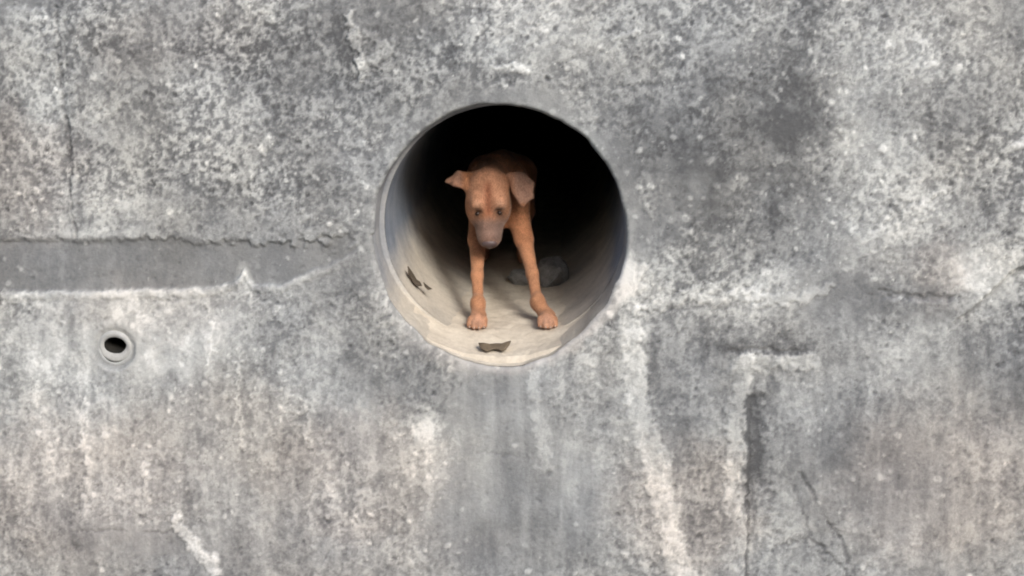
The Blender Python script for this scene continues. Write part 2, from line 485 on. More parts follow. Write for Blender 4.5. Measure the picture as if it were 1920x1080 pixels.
    # lumpy eaten surface: patches of pale skin between darker hollows
    c1 = fbm(U, V, 60, 4, 0.75, 121)
    c2 = fbm(U + 3.1, V * 0.93, 125, 2, 0.7, 131)
    c = 0.6 * c1 + 0.4 * c2
    patch = sstep(0.33, 0.67, c)
    scatter = 0.15 + 1.6 * fbm(U, V, 5.5, 4, 0.62, 141)
    speck = np.clip(speck, 0.06, 1.35) * scatter
    tone += speck * 0.46 * (patch - 0.5)
    pits = sstep(0.64, 0.74, fbm(U, V, 50, 3, 0.6, 151))
    tone -= 0.16 * pits * np.clip(speck, 0, 1)
    # single grains: pale aggregate showing, and little blow holes
    flecks = np.zeros(U.shape); holes = np.zeros(U.shape)
    dens = 0.08 + 0.55 * sstep(0.46, 0.62, fbm(U, V, 4, 3, 0.6, 171)) + 1.0 * blob(1390, 330, 210, 190)
    g = np.random.default_rng(77)
    i0, i1 = np.searchsorted(us, -1.36), np.searchsorted(us, 1.38)
    k0, k1 = np.searchsorted(vs, -0.90), np.searchsorted(vs, 0.66)
    for n_dots, target, rmin, rmax in ((6000, flecks, 0.0030, 0.0105), (4200, holes, 0.0026, 0.0068)):
        for _ in range(n_dots):
            a_, b_ = g.integers(k0 + 6, k1 - 6), g.integers(i0 + 6, i1 - 6)
            if target is flecks and g.random() > dens[a_, b_] * 0.6: continue
            rr = rmin + (rmax - rmin) * g.random() ** 2.5
            an, asp = g.random() * math.pi, 0.55 + 0.45 * g.random()
            sl = (slice(a_ - 5, a_ + 6), slice(b_ - 5, b_ + 6))
            du, dv = U[sl] - U[a_, b_], V[sl] - V[a_, b_]
            e1, e2 = du * math.cos(an) + dv * math.sin(an), (dv * math.cos(an) - du * math.sin(an)) / asp
            q = np.hypot(e1, e2) / rr + 0.9 * j1[sl]
            target[sl] = np.maximum(target[sl], (0.35 + 0.65 * g.random()) * (1 - sstep(0.55, 1.25, q)))
    tone += 0.50 * flecks * (0.55 + np.clip(speck, 0, 1) * 0.5)
    tone -= 0.34 * holes * (0.2 + np.clip(speck, 0, 1))
    h -= 0.002 * holes
    h += np.clip(speck, 0.1, 1) * (0.0024 * (patch - 0.5) - 0.002 * pits) + 0.0015 * flecks
    h += 0.010 * (fbm(U, V, 3.0, 3, 0.5, 181) - 0.5)

    # dished mortar round the weep hole
    wr = np.hypot(U - WEEP[0], V - WEEP[1]) + 0.006 * w1
    h -= 0.007 * (1 - sstep(0.040, 0.056, wr))
    near = 1 - sstep(0.050, 0.075, wr)
    speck2 = near
    tone += near * (0.62 - tone) * 0.6
    groove = sstep(0.008, 0.003, np.abs(wr - 0.046)) * sstep(0.03, -0.03, V - WEEP[1] - 0.2 * (U - WEEP[0]))
    tone -= 0.2 * groove; h -= 0.003 * groove

    # the mouth: cut and rounded over
    rm = mouth_r(th)
    keep = np.ones(U.shape, bool)
    keep &= r >= rm
    worn = np.exp(-((th + 2.25) / 0.6) ** 2) + 0.7 * np.exp(-((th + 0.75) / 0.45) ** 2)
    ro = 0.007 + 0.026 * worn * (0.3 + 1.4 * fbm(U, V, 17, 3, 0.6, 73))
    q = np.clip((r - rm) / ro, 0, 1)
    h += 0.010 * worn * (fbm(U, V, 38, 3, 0.65, 74) - 0.5) * (1 - sstep(0.02, 0.09, r - rm))
    round_over = 0.010 * (1 - np.sqrt(np.clip(1 - (1 - q) ** 2, 0, 1)))
    calm = 1 - 0.8 * collar * (1 - low)
    hole_out = sstep(0.0, 0.06, r - rm)
    h = h * (0.35 + 0.65 * hole_out) - np.where(r < rm, 0.010, round_over)
    wkeep = np.hypot(U - WEEP[0], V - WEEP[1]) >= WEEP_R
    keep &= wkeep
    h = np.where(wkeep, h, -0.008)

    idx = np.arange(nu * nv).reshape(nv, nu)
    k00, k10, k11, k01 = keep[:-1, :-1], keep[:-1, 1:], keep[1:, 1:], keep[1:, :-1]
    anyk = k00 | k10 | k11 | k01
    f = np.stack([idx[:-1, :-1], idx[:-1, 1:], idx[1:, 1:], idx[1:, :-1]], -1)[anyk]
    # pull the ragged inner row onto the cut line
    Un, Vn = U.copy(), V.copy()
    bad = ~keep
    inb = bad & (r < rm + 0.01) & (r > 0.2)
    s = rm / np.maximum(r, 1e-6)
    Un = np.where(inb, U * s, Un); Vn = np.where(inb, V * s, Vn)
    wd = np.hypot(U - WEEP[0], V - WEEP[1])
    inw = bad & (wd < WEEP_R)
    Un = np.where(inw, WEEP[0] + (U - WEEP[0]) * WEEP_R / np.maximum(wd, 1e-6), Un)
    Vn = np.where(inw, WEEP[1] + (V - WEEP[1]) * WEEP_R / np.maximum(wd, 1e-6), Vn)
    P = wall_pt(Un, Vn, h).reshape(-1, 3)
    att = np.stack([np.clip(tone, 0.0, 1.0), np.clip(warm, 0, 1.2), np.clip(smooth, 0, 1)], -1).reshape(-1, 3)  # tone carries stains together with the painted ledge light and step shade
    # a back and a top so that the wall has its thickness
    rows = [idx[-1, :]]
    back = wall_pt(us, np.full(nu, vs[-1]), np.full(nu, -0.45))
    n0 = len(P)
    P = np.concatenate([P, back])
    att = np.concatenate([att, att.reshape(nv, nu, 3)[-1]])
    b = n0 + np.arange(nu)
    f = np.concatenate([f, np.stack([idx[-1, :-1], idx[-1, 1:], b[1:], b[:-1]], -1)])
    used = np.zeros(len(P), bool); used[f.ravel()] = True
    remap = np.cumsum(used) - 1
    o = mesh_obj('concrete_wall', P[used], remap[f], M_WALL)
    set_attr(o, 'wear_tone', att[used])
    return o

wall = build_wall()
tag(wall, 'weathered grey concrete retaining wall, mottled and stained, pierced by a round drain', 'wall')

# earth behind the top of the wall
_top = wall_pt(np.array([0.0]), np.array([2.2]), np.array([-0.25]))[0]
tag(sheet('embankment', -60, 60, _top[1], 60, 60, 60, lambda X, Y: _top[2] - 0.06 + 0.10 * (Y - _top[1]) * 0.4 + 0.05 * fbm(X, Y, 0.8, 4), M_EARTH), kind='structure')

# ------------------------------------------------------------------ the drain pipe (part of the wall)
aX = np.array([0, math.cos(SLOPE), math.sin(SLOPE)])      # along the pipe, inwards
wX = np.array([0, -math.sin(SLOPE), math.cos(SLOPE)])     # up, across the pipe
def pipe_pt(x, up, along):
    return np.stack([x, up * wX[1] + along * aX[1], up * wX[2] + along * aX[2]], -1)

INNER_R = 0.290
OFF_X = 0.005
COLLAR_D = 0.10
def revolve(rows, nth):
    """rows: function th -> list of (radius, along)"""
    th = np.linspace(-math.pi, math.pi, nth, endpoint=False)
    R = rows(th)
    V = np.stack([pipe_pt(rr * np.cos(th), rr * np.sin(th), aa) for rr, aa in R], 0)
    m = len(R)
    i = np.arange(m * nth).reshape(m, nth)
    j = np.roll(i, -1, 1)
    f = np.stack([i[:-1], j[:-1], j[1:], i[1:]], -1).reshape(-1, 4)
    return th, R, V.reshape(-1, 3), f

def throat_rows(th):
    rm = mouth_r(th) + 0.0004
    t0 = (rm * np.sin(th) * math.sin(TILT) + 0.0092) / math.cos(TILT)
    out = []
    for k in range(24):
        q = k / 23
        a = t0 + (COLLAR_D - t0) * q
        rr = rm + (PIPE_R - rm) * q + (0.003 + 0.011 * np.exp(-((th + 2.25) / 0.6) ** 2)) * (fbm(th * 5, a * 16, 1.0, 4, 0.65, 201) - 0.5) * min(1, q * 3)
        out.append((rr, a))
    # face of the pipe end inside the throat
    z = np.zeros_like(th)
    j = 0.006 * (fbm(th * 6, 0 * th, 1.0, 3, 0.6, 205) - 0.5)
    out.append((INNER_R + 0.003 + z, COLLAR_D + 0.001 + j))
    out.append((INNER_R + 0.0005 + z, COLLAR_D + 0.004 + j))
    return out

def throat():
    th, R, V, f = revolve(throat_rows, 288)
    V[24 * 288:, 0] += OFF_X
    o = mesh_obj('throat', V, f, M_PIPE)
    att = []
    for k, (rr, aa) in enumerate(R):
        up = rr * np.sin(th)
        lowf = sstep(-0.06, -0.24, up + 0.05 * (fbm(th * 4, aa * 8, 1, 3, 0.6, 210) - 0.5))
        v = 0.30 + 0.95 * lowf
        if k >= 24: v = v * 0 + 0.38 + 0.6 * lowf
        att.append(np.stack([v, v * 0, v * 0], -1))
    set_attr(o, 'wear_tone', np.concatenate(att))
    return o

def barrel():
    al = [COLLAR_D + 0.003 + 0.02 * k for k in range(60)] + [COLLAR_D + 1.2 + 0.12 * k for k in range(26)]
    def rows(th):
        return [(INNER_R + 0.0025 * (fbm(th * 5, a * 14 + 0 * th, 1.0, 3, 0.6, 220) - 0.5), a + 0 * th) for a in al]
    th, R, V, f = revolve(rows, 192)
    n = len(V)
    V = np.concatenate([V, pipe_pt(np.zeros(1), np.zeros(1), np.array([al[-1] + 0.01]))])
    last = n - 192 + np.arange(192)
    f = np.concatenate([f, np.stack([last, np.roll(last, -1), np.full(192, n), np.full(192, n)], -1)]) if False else f
    V = V[:-1]
    V[:, 0] += OFF_X
    o = mesh_obj('drain_pipe', V, f, M_PIPE)
    att = []
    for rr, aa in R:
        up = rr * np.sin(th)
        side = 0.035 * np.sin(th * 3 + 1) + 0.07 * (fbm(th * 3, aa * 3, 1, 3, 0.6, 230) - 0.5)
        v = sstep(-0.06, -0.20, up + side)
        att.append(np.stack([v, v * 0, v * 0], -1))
    set_attr(o, 'wear_tone', np.concatenate(att))
    # bulkhead that ends the run
    t2 = np.linspace(0, 2 * math.pi, 48, endpoint=False)
    e = pipe_pt(INNER_R * 1.02 * np.cos(t2), INNER_R * 1.02 * np.sin(t2), np.full(48, al[-1] - 0.01))
    mesh_obj('end_wall', e, [list(range(48))], M_PIPE, o, False)
    return o

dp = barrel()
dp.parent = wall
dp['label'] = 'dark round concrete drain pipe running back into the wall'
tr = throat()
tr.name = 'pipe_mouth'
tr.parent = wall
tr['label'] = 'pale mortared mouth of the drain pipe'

# weep pipe: a short stub in a dish of mortar
def weep():
    s = rad(4)
    a = np.array([0, math.cos(s), math.sin(s)]); w = np.array([0, -math.sin(s), math.cos(s)])
    c = wall_pt(np.array([WEEP[0]]), np.array([WEEP[1]]), np.array([0.0]))[0]
    prof = [(0.040, 0.03), (0.0395, 0.010), (0.037, 0.0055), (0.032, 0.005), (0.0275, 0.007), (0.0252, 0.011), (0.0248, 0.03)]
    n = 48
    th = np.linspace(0, 2 * math.pi, n, endpoint=False)
    V = []
    for rr, d in prof:
        wob = 1 + 0.05 * (vnoise(np.cos(th) * 2 + 5, np.sin(th) * 2 + 5, 9) - 0.5)
        V.append(c + np.outer(rr * wob * np.cos(th) * 1.03, [1, 0, 0]) + np.outer(rr * wob * np.where(rr < 0.03, 0.78, 1.0) * np.sin(th) + (0.004 if rr < 0.03 else 0.0), w) + d * a)
    V = np.concatenate(V)
    i = np.arange(len(prof) * n).reshape(len(prof), n); j = np.roll(i, -1, 1)
    f = np.stack([i[:-1], j[:-1], j[1:], i[1:]], -1).reshape(-1, 4)
    o = mesh_obj('weep_pipe', V, f, M_PVC, wall)
    o['label'] = 'small weep hole pipe in a dish of mortar'
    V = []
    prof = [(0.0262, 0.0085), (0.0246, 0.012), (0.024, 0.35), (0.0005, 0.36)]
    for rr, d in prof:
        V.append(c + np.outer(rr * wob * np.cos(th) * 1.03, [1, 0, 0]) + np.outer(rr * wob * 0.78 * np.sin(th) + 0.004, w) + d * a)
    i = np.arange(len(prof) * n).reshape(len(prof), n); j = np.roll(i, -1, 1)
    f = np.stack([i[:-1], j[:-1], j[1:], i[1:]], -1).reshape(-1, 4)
    mesh_obj('bore', np.concatenate(V), f, M_BORE_SHADE, o)
    return o
weep()

# ------------------------------------------------------------------ silt on the pipe floor
def silt_level(d):
    """height across the pipe axis of the silt surface, d metres in from the mouth"""
    return -0.2685 + 0.0 * d - 0.030 * (1 - sstep(-0.05, 0.13, d)) + 0.006 * sstep(0.2, 1.0, d)

def silt_surface(x, D):
    """the pipe invert, filled flat along the middle and feathering out up the sides"""
    Rr = PIPE_R - 0.0015 - 0.0075 * sstep(0.03, COLLAR_D + 0.01, D)
    arc = -np.sqrt(np.maximum(Rr ** 2 - x ** 2, 1e-4))
    lev = silt_level(D)
    k = 0.022
    hh = np.maximum(k - np.abs(arc - lev), 0) / k
    z = np.maximum(arc, lev) + hh * hh * k * 0.25
    edge = 0.195 + 0.06 * (fbm(x * 0 + (x > 0) * 9.0, D, 6, 4, 0.6, 303) - 0.5) - 0.05 * sstep(0.2, 0.9, D)
    feather = sstep(edge, edge - 0.10, np.abs(x))
    return z - 0.010 + 0.010 * feather

def build_silt():
    ds = np.concatenate([np.linspace(-0.030, 0.5, 170), np.linspace(0.51, 2.6, 60)])
    xi = np.linspace(-0.215, 0.215, 150)
    D, x = np.meshgrid(ds, xi, indexing='ij')
    z = silt_surface(x, D)
    flat = sstep(0.17, 0.08, np.abs(x))
    z = z + (0.2 + flat) * (0.007 * (fbm(x, D, 14, 4, 0.55, 301) - 0.5) + 0.003 * (fbm(x, D, 60, 3, 0.6, 305) - 0.5))
    lipd = x * 0 + (-0.30 * math.sin(TILT)) * np.sqrt(np.maximum(1 - (x / 0.30) ** 2, 0)) / math.cos(TILT)
    Dd = np.maximum(D, lipd + 0.004)
    z[:2] -= 0.020
    z = z - 0.004 * (1 - sstep(0.0, 0.03, Dd - lipd))
    V = pipe_pt(x, z, Dd).reshape(-1, 3)
    i = np.arange(V.shape[0]).reshape(D.shape)
    f = np.stack([i[:-1, :-1], i[:-1, 1:], i[1:, 1:], i[1:, :-1]], -1).reshape(-1, 4)
    o = mesh_obj('silt', V, f, M_SILT)
    tag(o, 'pale dry silt lying along the bottom of the drain pipe', 'silt', kind='stuff')
build_silt()

def on_silt(x, d):
    return pipe_pt(np.array([x]), silt_surface(np.array([x]), np.array([d])), np.array([d]))[0]

# ------------------------------------------------------------------ rubble and leaves
def icosphere(sub):
    import bmesh
    bm = bmesh.new()
    bmesh.ops.create_icosphere(bm, subdivisions=sub, radius=1.0)
    bm.verts.ensure_lookup_table()
    v = np.array([tuple(p.co) for p in bm.verts]); f = [[q.index for q in t.verts] for t in bm.faces]
    bm.free()
    return v, f

def chunk(name, loc, size, seed, rot, cuts=9):
    v, f = icosphere(4)
    r = np.random.default_rng(seed)
    for _ in range(cuts):                      # knock flat facets off a lump
        n = r.normal(size=3); n /= np.linalg.norm(n)
        d = 0.62 + 0.25 * r.random()
        k = v @ n
        v = v - np.outer(np.maximum(k - d, 0) * 0.93, n)
    v = v * (1 + 0.42 * (fbm(v[:, 0] + v[:, 2] * 0.7, v[:, 1] - v[:, 2] * 0.6, 2.6, 5, 0.6, seed) - 0.5)[:, None])
    v = v * np.array(size)
    o = mesh_obj(name, v, f, M_STONE)
    o.rotation_euler = rot
    o.location = loc
    return o

p = on_silt(0.104, 0.55)
tag(chunk('rubble_stone', p + np.array([0, 0, 0.030]), (0.052, 0.05, 0.054), 4, (0.25, 0.2, 0.4)),
    'larger grey lump of rubble on the silt, just right of the puppy', 'stone', 'rubble in the drain')
p = on_silt(0.022, 0.57)
tag(chunk('rubble_stone', p + np.array([0, 0, 0.008]), (0.034, 0.04, 0.034), 8, (0.0, -0.2, 1.2)),
    'smaller grey stone on the silt, seen between the front legs of the puppy', 'stone', 'rubble in the drain')

def leaf(name, loc, outline, thick, curl, rotz, tilt, mat, seed):
    """a torn dry leaf: outline in metres, curled, with a real thickness and a raised midrib"""
    out = np.array(outline, float)
    n = len(out)
    c = out.mean(0)
    rings = [0.0, 0.35, 0.7, 1.0]
    V = [np.array([*c, 0])]
    for q in rings[1:]:
        for k in range(n):
            V.append(np.array([*(c + (out[k] - c) * q), 0]))
    V = np.array(V)
    L = np.abs(out[:, 0] - c[0]).max()
    V[:, 2] = curl * ((V[:, 0] - c[0]) / L) ** 2 + curl * 0.9 * (fbm(V[:, 0], V[:, 1], 60, 3, 0.6, seed) - 0.5)
    V[:, 2] += 0.0014 * np.exp(-((V[:, 1] - c[1]) / 0.002) ** 2)
    m = len(V)
    F = []
    for k in range(n):
        k2 = (k + 1) % n
        F.append([0, 1 + k, 1 + k2])
        for rI in range(2):
            a, b = 1 + rI * n, 1 + (rI + 1) * n
            F.append([a + k, b + k, b + k2, a + k2])
    G = [[m + i for i in q[::-1]] for q in F]
    E = []
    base = 1 + 2 * n
    for k in range(n):
        k2 = (k + 1) % n
        E.append([base + k, m + base + k, m + base + k2, base + k2])
    V2 = V.copy(); V2[:, 2] -= thick
    o = mesh_obj(name, np.concatenate([V, V2]), F + G + E, mat)
    o.location = loc
    o.rotation_euler = (tilt[0], tilt[1], rotz)
    return o

p = on_silt(-0.014, 0.004)
tag(leaf('dry_leaf', p + np.array([0, 0, 0.012]),
         [(-.038, .010), (-.026, .015), (-.012, .013), (.004, .016), (.018, .014), (.030, .019), (.040, .020), (.037, .006), (.032, -.004), (.028, -.013), (.018, -.017), (.011, -.010), (.004, -.006), (-.004, -.008), (-.010, -.014), (-.017, -.019), (-.024, -.013), (-.031, -.012), (-.035, -.002)],
         0.002, 0.005, 0.03, (0.35, 0.0), M_LEAF, 3), 'torn brown dry leaf on the pale lip of the drain mouth', 'leaf', 'dead leaves in the drain')
tag(leaf('dry_leaf', (-0.228, 0.185, -0.143),
         [(-.034, .002), (-.02, .012), (-.004, .013), (.010, .009), (.020, .012), (.030, .002), (.022, -.008), (.008, -.012), (-.006, -.008), (-.02, -.012)],
         0.002, 0.006, 0.35, (0.5, 0.95), M_SCRAP, 7), 'larger dark scrap of dead leaf stuck on the left side of the drain', 'leaf', 'dead leaves in the drain')
tag(leaf('dry_leaf', (-0.196, 0.190, -0.166),
         [(-.014, .002), (-.006, .009), (.006, .008), (.014, .0), (.006, -.008), (-.006, -.007)],
         0.002, 0.004, 0.4, (0.4, 0.75), M_SCRAP, 9), 'smaller dark leaf crumb just below the larger scrap in the drain', 'leaf', 'dead leaves in the drain')

# ------------------------------------------------------------------ the puppy: one continuous skin grown from a distance field
class Field:
    def __init__(self, lo, hi, vox):
        self.lo = np.array(lo, float); self.vox = vox
        self.n = np.ceil((np.array(hi) - self.lo) / vox).astype(int) + 1
        self.F = np.full(self.n, 0.5, np.float32)
    def region(self, a, b):
        i0 = np.maximum(np.floor((np.array(a) - self.lo) / self.vox).astype(int), 0)
        i1 = np.minimum(np.ceil((np.array(b) - self.lo) / self.vox).astype(int) + 1, self.n)
        sl = tuple(slice(p, q) for p, q in zip(i0, i1))
        g = np.meshgrid(*[self.lo[k] + self.vox * np.arange(i0[k], i1[k]) for k in range(3)], indexing='ij')
        return sl, np.stack(g, -1)
    def union(self, sl, d, k):
        f = self.F[sl]
        hh = np.maximum(k - np.abs(f - d), 0) / k
        self.F[sl] = np.minimum(f, d) - hh * hh * k * 0.25
    def cut(self, sl, d, k):
        f = self.F[sl]; d = -d
        hh = np.maximum(k - np.abs(f - d), 0) / k
        self.F[sl] = np.maximum(f, d) + hh * hh * k * 0.25
    def cone(self, a, b, ra, rb, k=0.02, op='union', flat=None):
        a = np.array(a, float); b = np.array(b, float)
        m = max(ra, rb) + 0.03
        sl, p = self.region(np.minimum(a, b) - m, np.maximum(a, b) + m)
        ab = b - a
        t = np.clip(((p - a) @ ab) / (ab @ ab), 0, 1)
        q = p - a - t[..., None] * ab
        if flat is not None:
            q = q / np.array(flat)
        d = np.linalg.norm(q, axis=-1) - (ra + (rb - ra) * t)
        getattr(self, op)(sl, d, k)
    def chain(self, pts, k=0.02, flat=None):
        for (p, r), (q, s) in zip(pts[:-1], pts[1:]):
            self.cone(p, q, r, s, k, flat=flat)
    def ell(self, c, radii, M=None, k=0.02, op='union'):
        c = np.array(c, float); radii = np.array(radii, float)
        m = radii.max() + 0.03
        sl, p = self.region(c - m, c + m)
        q = p - c
        if M is not None: q = q @ M                    # columns of M are the axes
        k0 = np.linalg.norm(q / radii, axis=-1)
        k1 = np.linalg.norm(q / radii ** 2, axis=-1) + 1e-9
        getattr(self, op)(sl, k0 * (k0 - 1) / k1, k)
    def tri(self, a, b, c, r, k=0.008):
        a, b, c = (np.array(x, float) for x in (a, b, c))
        lo = np.min([a, b, c], 0) - r - 0.02; hi = np.max([a, b, c], 0) + r + 0.02
        sl, p = self.region(lo, hi)
        n = np.cross(b - a, c - a); n /= np.linalg.norm(n)
        def seg(u, v):
            w = v - u
            t = np.clip(((p - u) @ w) / (w @ w), 0, 1)
            return np.linalg.norm(p - u - t[..., None] * w, axis=-1)
        inside = np.ones(p.shape[:-1], bool)
        for u, v in ((a, b), (b, c), (c, a)):
            inside &= ((p - u) @ np.cross(n, v - u)) >= 0
        d = np.where(inside, np.abs((p - a) @ n), np.minimum(np.minimum(seg(a, b), seg(b, c)), seg(c, a))) - r
        self.union(sl, d, k)
    def surface(self):
        F = self.F; s = F < 0
        n = np.array(F.shape)
        c = np.zeros(n - 1, np.int8)
        for dx in (0, 1):
            for dy in (0, 1):
                for dz in (0, 1):
                    c += s[dx:n[0] - 1 + dx, dy:n[1] - 1 + dy, dz:n[2] - 1 + dz]
        act = np.argwhere((c > 0) & (c < 8))
        idn = np.full(n - 1, -1, np.int64)
        idn[tuple(act.T)] = np.arange(len(act))
        acc = np.zeros((len(act), 3)); cnt = np.zeros(len(act))
        corners = [(x, y, z) for x in (0, 1) for y in (0, 1) for z in (0, 1)]
        for i, p in enumerate(corners):
            for q in corners[i + 1:]:
                if sum(abs(a - b) for a, b in zip(p, q)) != 1: continue
                fa = F[tuple((act + p).T)]; fb = F[tuple((act + q).T)]
                m = (fa < 0) != (fb < 0)
                t = np.where(m, fa / np.where(m, fa - fb, 1), 0)
                acc += m[:, None] * (np.array(p) + t[:, None] * (np.array(q) - np.array(p)))
                cnt += m
        V = self.lo + self.vox * (act + acc / cnt[:, None])
        quads = []
        for ax in range(3):
            o1, o2 = [k for k in range(3) if k != ax]
            sa = [slice(None)] * 3; sb = [slice(None)] * 3
            sa[ax] = slice(0, -1); sb[ax] = slice(1, None)
            A = s[tuple(sa)]; Bq = s[tuple(sb)]
            e = np.argwhere(A != Bq)
            e = e[(e[:, o1] > 0) & (e[:, o2] > 0) & (e[:, o1] < n[o1] - 1) & (e[:, o2] < n[o2] - 1)]
            d1 = np.zeros(3, int); d1[o1] = 1
            d2 = np.zeros(3, int); d2[o2] = 1
            q = np.stack([idn[tuple((e - d1 - d2).T)], idn[tuple((e - d2).T)], idn[tuple(e.T)], idn[tuple((e - d1).T)]], -1)
            fl = A[tuple(e.T)]
            if ax == 1: fl = ~fl
            q[~fl] = q[~fl][:, ::-1]
            quads.append(q)
        Q = np.concatenate(quads)
        Q = Q[(Q >= 0).all(1)]
        return V, Q

def relax(V, Q, it=2, lam=0.5):
    for _ in range(it):
        acc = np.zeros_like(V); cnt = np.zeros(len(V))
        for a, b in ((0, 1), (1, 2), (2, 3), (3, 0)):
            np.add.at(acc, Q[:, a], V[Q[:, b]]); np.add.at(cnt, Q[:, a], 1)
            np.add.at(acc, Q[:, b], V[Q[:, a]]); np.add.at(cnt, Q[:, b], 1)
        V = V + lam * (acc / np.maximum(cnt, 1)[:, None] - V)
    return V

# head frame: f runs to the nose, s to the viewer's right, u out of the forehead
HEAD = np.array([-0.0470, 0.285, 0.044])
_pitch, _roll = rad(60), rad(-2)
hf = np.array([0.06, -math.cos(_pitch), -math.sin(_pitch)]); hf /= np.linalg.norm(hf)
hs = np.array([math.cos(_roll), 0.03, math.sin(_roll)]); hs -= hf * (hs @ hf); hs /= np.linalg.norm(hs)
hu = np.cross(hs, hf)
if hu[1] > 0: hu = -hu
HM = np.stack([hf, hs, hu], 1)
def H(f, s, u): return HEAD + f * hf + s * hs + u * hu

PAWS = {-1: np.array([-0.064, 0.150, 0]), 1: np.array([0.109, 0.148, 0])}

def build_puppy():
    fd = Field((-0.185, 0.085, -0.31), (0.185, 1.06, 0.235), 0.0026)
    # trunk
    fd.ell((-0.032, 0.46, 0.036), (0.058, 0.125, 0.084), k=0.03)
    fd.ell((-0.036, 0.62, 0.034), (0.058, 0.15, 0.072), k=0.04)
    fd.ell((-0.045, 0.79, 0.038), (0.058, 0.105, 0.074), k=0.04)
    fd.cone((-0.032, 0.45, 0.080), (-0.048, 0.82, 0.068), 0.034, 0.036, 0.04)
    fd.ell((-0.026, 0.385, 0.015), (0.050, 0.055, 0.062), k=0.035)         # brisket
    # neck
    fd.cone((-0.044, 0.325, 0.080), (-0.032, 0.46, 0.088), 0.041, 0.050, 0.03)
    fd.cone((-0.040, 0.325, 0.040), (-0.028, 0.43, 0.040), 0.036, 0.058, 0.03)
    # forelegs
    for sd, sh, el, md, wr in ((-1, (-0.070, 0.385, 0.030), (-0.080, 0.345, -0.070), (-0.0745, 0.262, -0.150), (-0.0675, 0.205, -0.213)),
                               (1, (0.014, 0.385, 0.030), (0.042, 0.335, -0.068), (0.067, 0.255, -0.142), (0.083, 0.203, -0.207))):
        pw = PAWS[sd]; g = on_silt(pw[0], pw[1])[2]
        fd.chain([((sh[0] * 0.85 - 0.004, sh[1] + 0.05, sh[2] + 0.05), 0.038), (sh, 0.034), (el, 0.024)], 0.025)
        fd.chain([(el, 0.0220), (md, 0.0142), (wr, 0.0132)], 0.012)
        kn = np.array(wr) + np.array([0.001 * sd, -0.004, 0.006])
        fd.ell(kn, (0.0158, 0.0155, 0.020), k=0.014)
        out = np.array([0.10 * sd if sd > 0 else 0.0, -1.0, 0]); out /= np.linalg.norm(out)
        sidev = np.array([-out[1], out[0], 0])
        heel = np.array([pw[0], pw[1] + 0.022, g + 0.020])
        fd.cone(wr, heel, 0.0165, 0.018, 0.012)
        ball = np.array([pw[0], pw[1], g + 0.0175])
        fd.cone(heel, ball, 0.018, 0.020, 0.012)
        for t in (-1.5, -0.5, 0.5, 1.5):                                     # four toes with their knuckles
            fwd = 0.032 if abs(t) < 1 else 0.022
            k0 = ball + sidev * t * 0.0105 + out * 0.008 + np.array([0, 0, 0.004])
            k1 = ball + sidev * t * 0.0118 + out * fwd + np.array([0, 0, -0.0065])
            fd.cone(k0, k1, 0.0094, 0.0080, 0.0025)
    # hind legs, straight behind the forelegs
    for sd in (-1, 1):
        x0 = -0.046 + sd * 0.048
        hip = (x0, 0.82, 0.045); kn = (x0 + sd * 0.012, 0.755, -0.055); hk = (x0 + sd * 0.012, 0.885, -0.140)
        g = on_silt(x0 + sd * 0.014, 0.83)[2]
        ft = (x0 + sd * 0.014, 0.845, g + 0.022); toe = (x0 + sd * 0.016, 0.80, g + 0.016)
        fd.chain([(hip, 0.056), (kn, 0.036), (hk, 0.019), (ft, 0.017), (toe, 0.018)], 0.02)
    fd.chain([((-0.046, 0.875, 0.080), 0.024), ((-0.05, 0.95, 0.05), 0.015), ((-0.056, 1.01, 0.0), 0.010)], 0.03)
    # head
    fd.ell(H(-0.004, 0, 0.0), (0.064, 0.0555, 0.047), HM, 0.02)
    fd.ell(H(-0.040, 0, 0.004), (0.036, 0.044, 0.036), HM, 0.02)
    for s in (-1, 1):
        fd.ell(H(0.022, s * 0.031, -0.016), (0.038, 0.024, 0.033), HM, 0.02)    # cheeks
        fd.ell(H(0.022, s * 0.026, 0.032), (0.019, 0.017, 0.011), HM, 0.014)    # brows
    fd.cone(H(0.026, 0, -0.006), H(0.096, 0, -0.010), 0.041, 0.027, 0.02)      # muzzle
    fd.ell(H(0.103, 0, -0.012), (0.022, 0.0265, 0.021), HM, 0.012)
    for s in (-1, 1):
        fd.ell(H(0.072, s * 0.0165, -0.020), (0.034, 0.017, 0.022), HM, 0.010)   # flews
    fd.cone(H(0.020, 0, -0.040), H(0.094, 0, -0.040), 0.028, 0.017, 0.012)      # lower jaw
    for s in (-1, 1):                                                           # mouth line, eye sockets
        fd.cone(H(0.050, s * 0.040, -0.036), H(0.112, s * 0.022, -0.034), 0.0028, 0.0022, 0.004, 'cut')
        fd.ell(H(0.047, s * 0.0275, 0.029), (0.0070, 0.0125, 0.0085), HM, 0.007, 'cut')
    fd.cone(H(0.005, 0, 0.053), H(0.045, 0, 0.045), 0.006, 0.008, 0.014, 'cut')  # furrow between the brows
    # viewer's left ear stands out sideways
    fd.tri(H(-0.066, -0.032, 0.006), H(-0.026, -0.050, 0.010), H(-0.066, -0.074, 0.012), 0.0052, 0.014)
    fd.tri(H(-0.026, -0.050, 0.010), H(-0.066, -0.074, 0.012), H(-0.040, -0.086, 0.012), 0.0048, 0.012)
    fd.tri(H(-0.065, -0.072, 0.012), H(-0.040, -0.082, 0.011), H(-0.050, -0.105, 0.004), 0.0042, 0.010)
    # viewer's right ear: lifts at the root, folds over and hangs forward
    fd.tri(H(-0.052, 0.036, 0.014), H(-0.020, 0.046, 0.012), H(-0.052, 0.080, 0.030), 0.0056, 0.010)
    fd.tri(H(-0.050, 0.056, 0.026), H(-0.050, 0.092, 0.032), H(-0.022, 0.112, 0.036), 0.0052, 0.008)
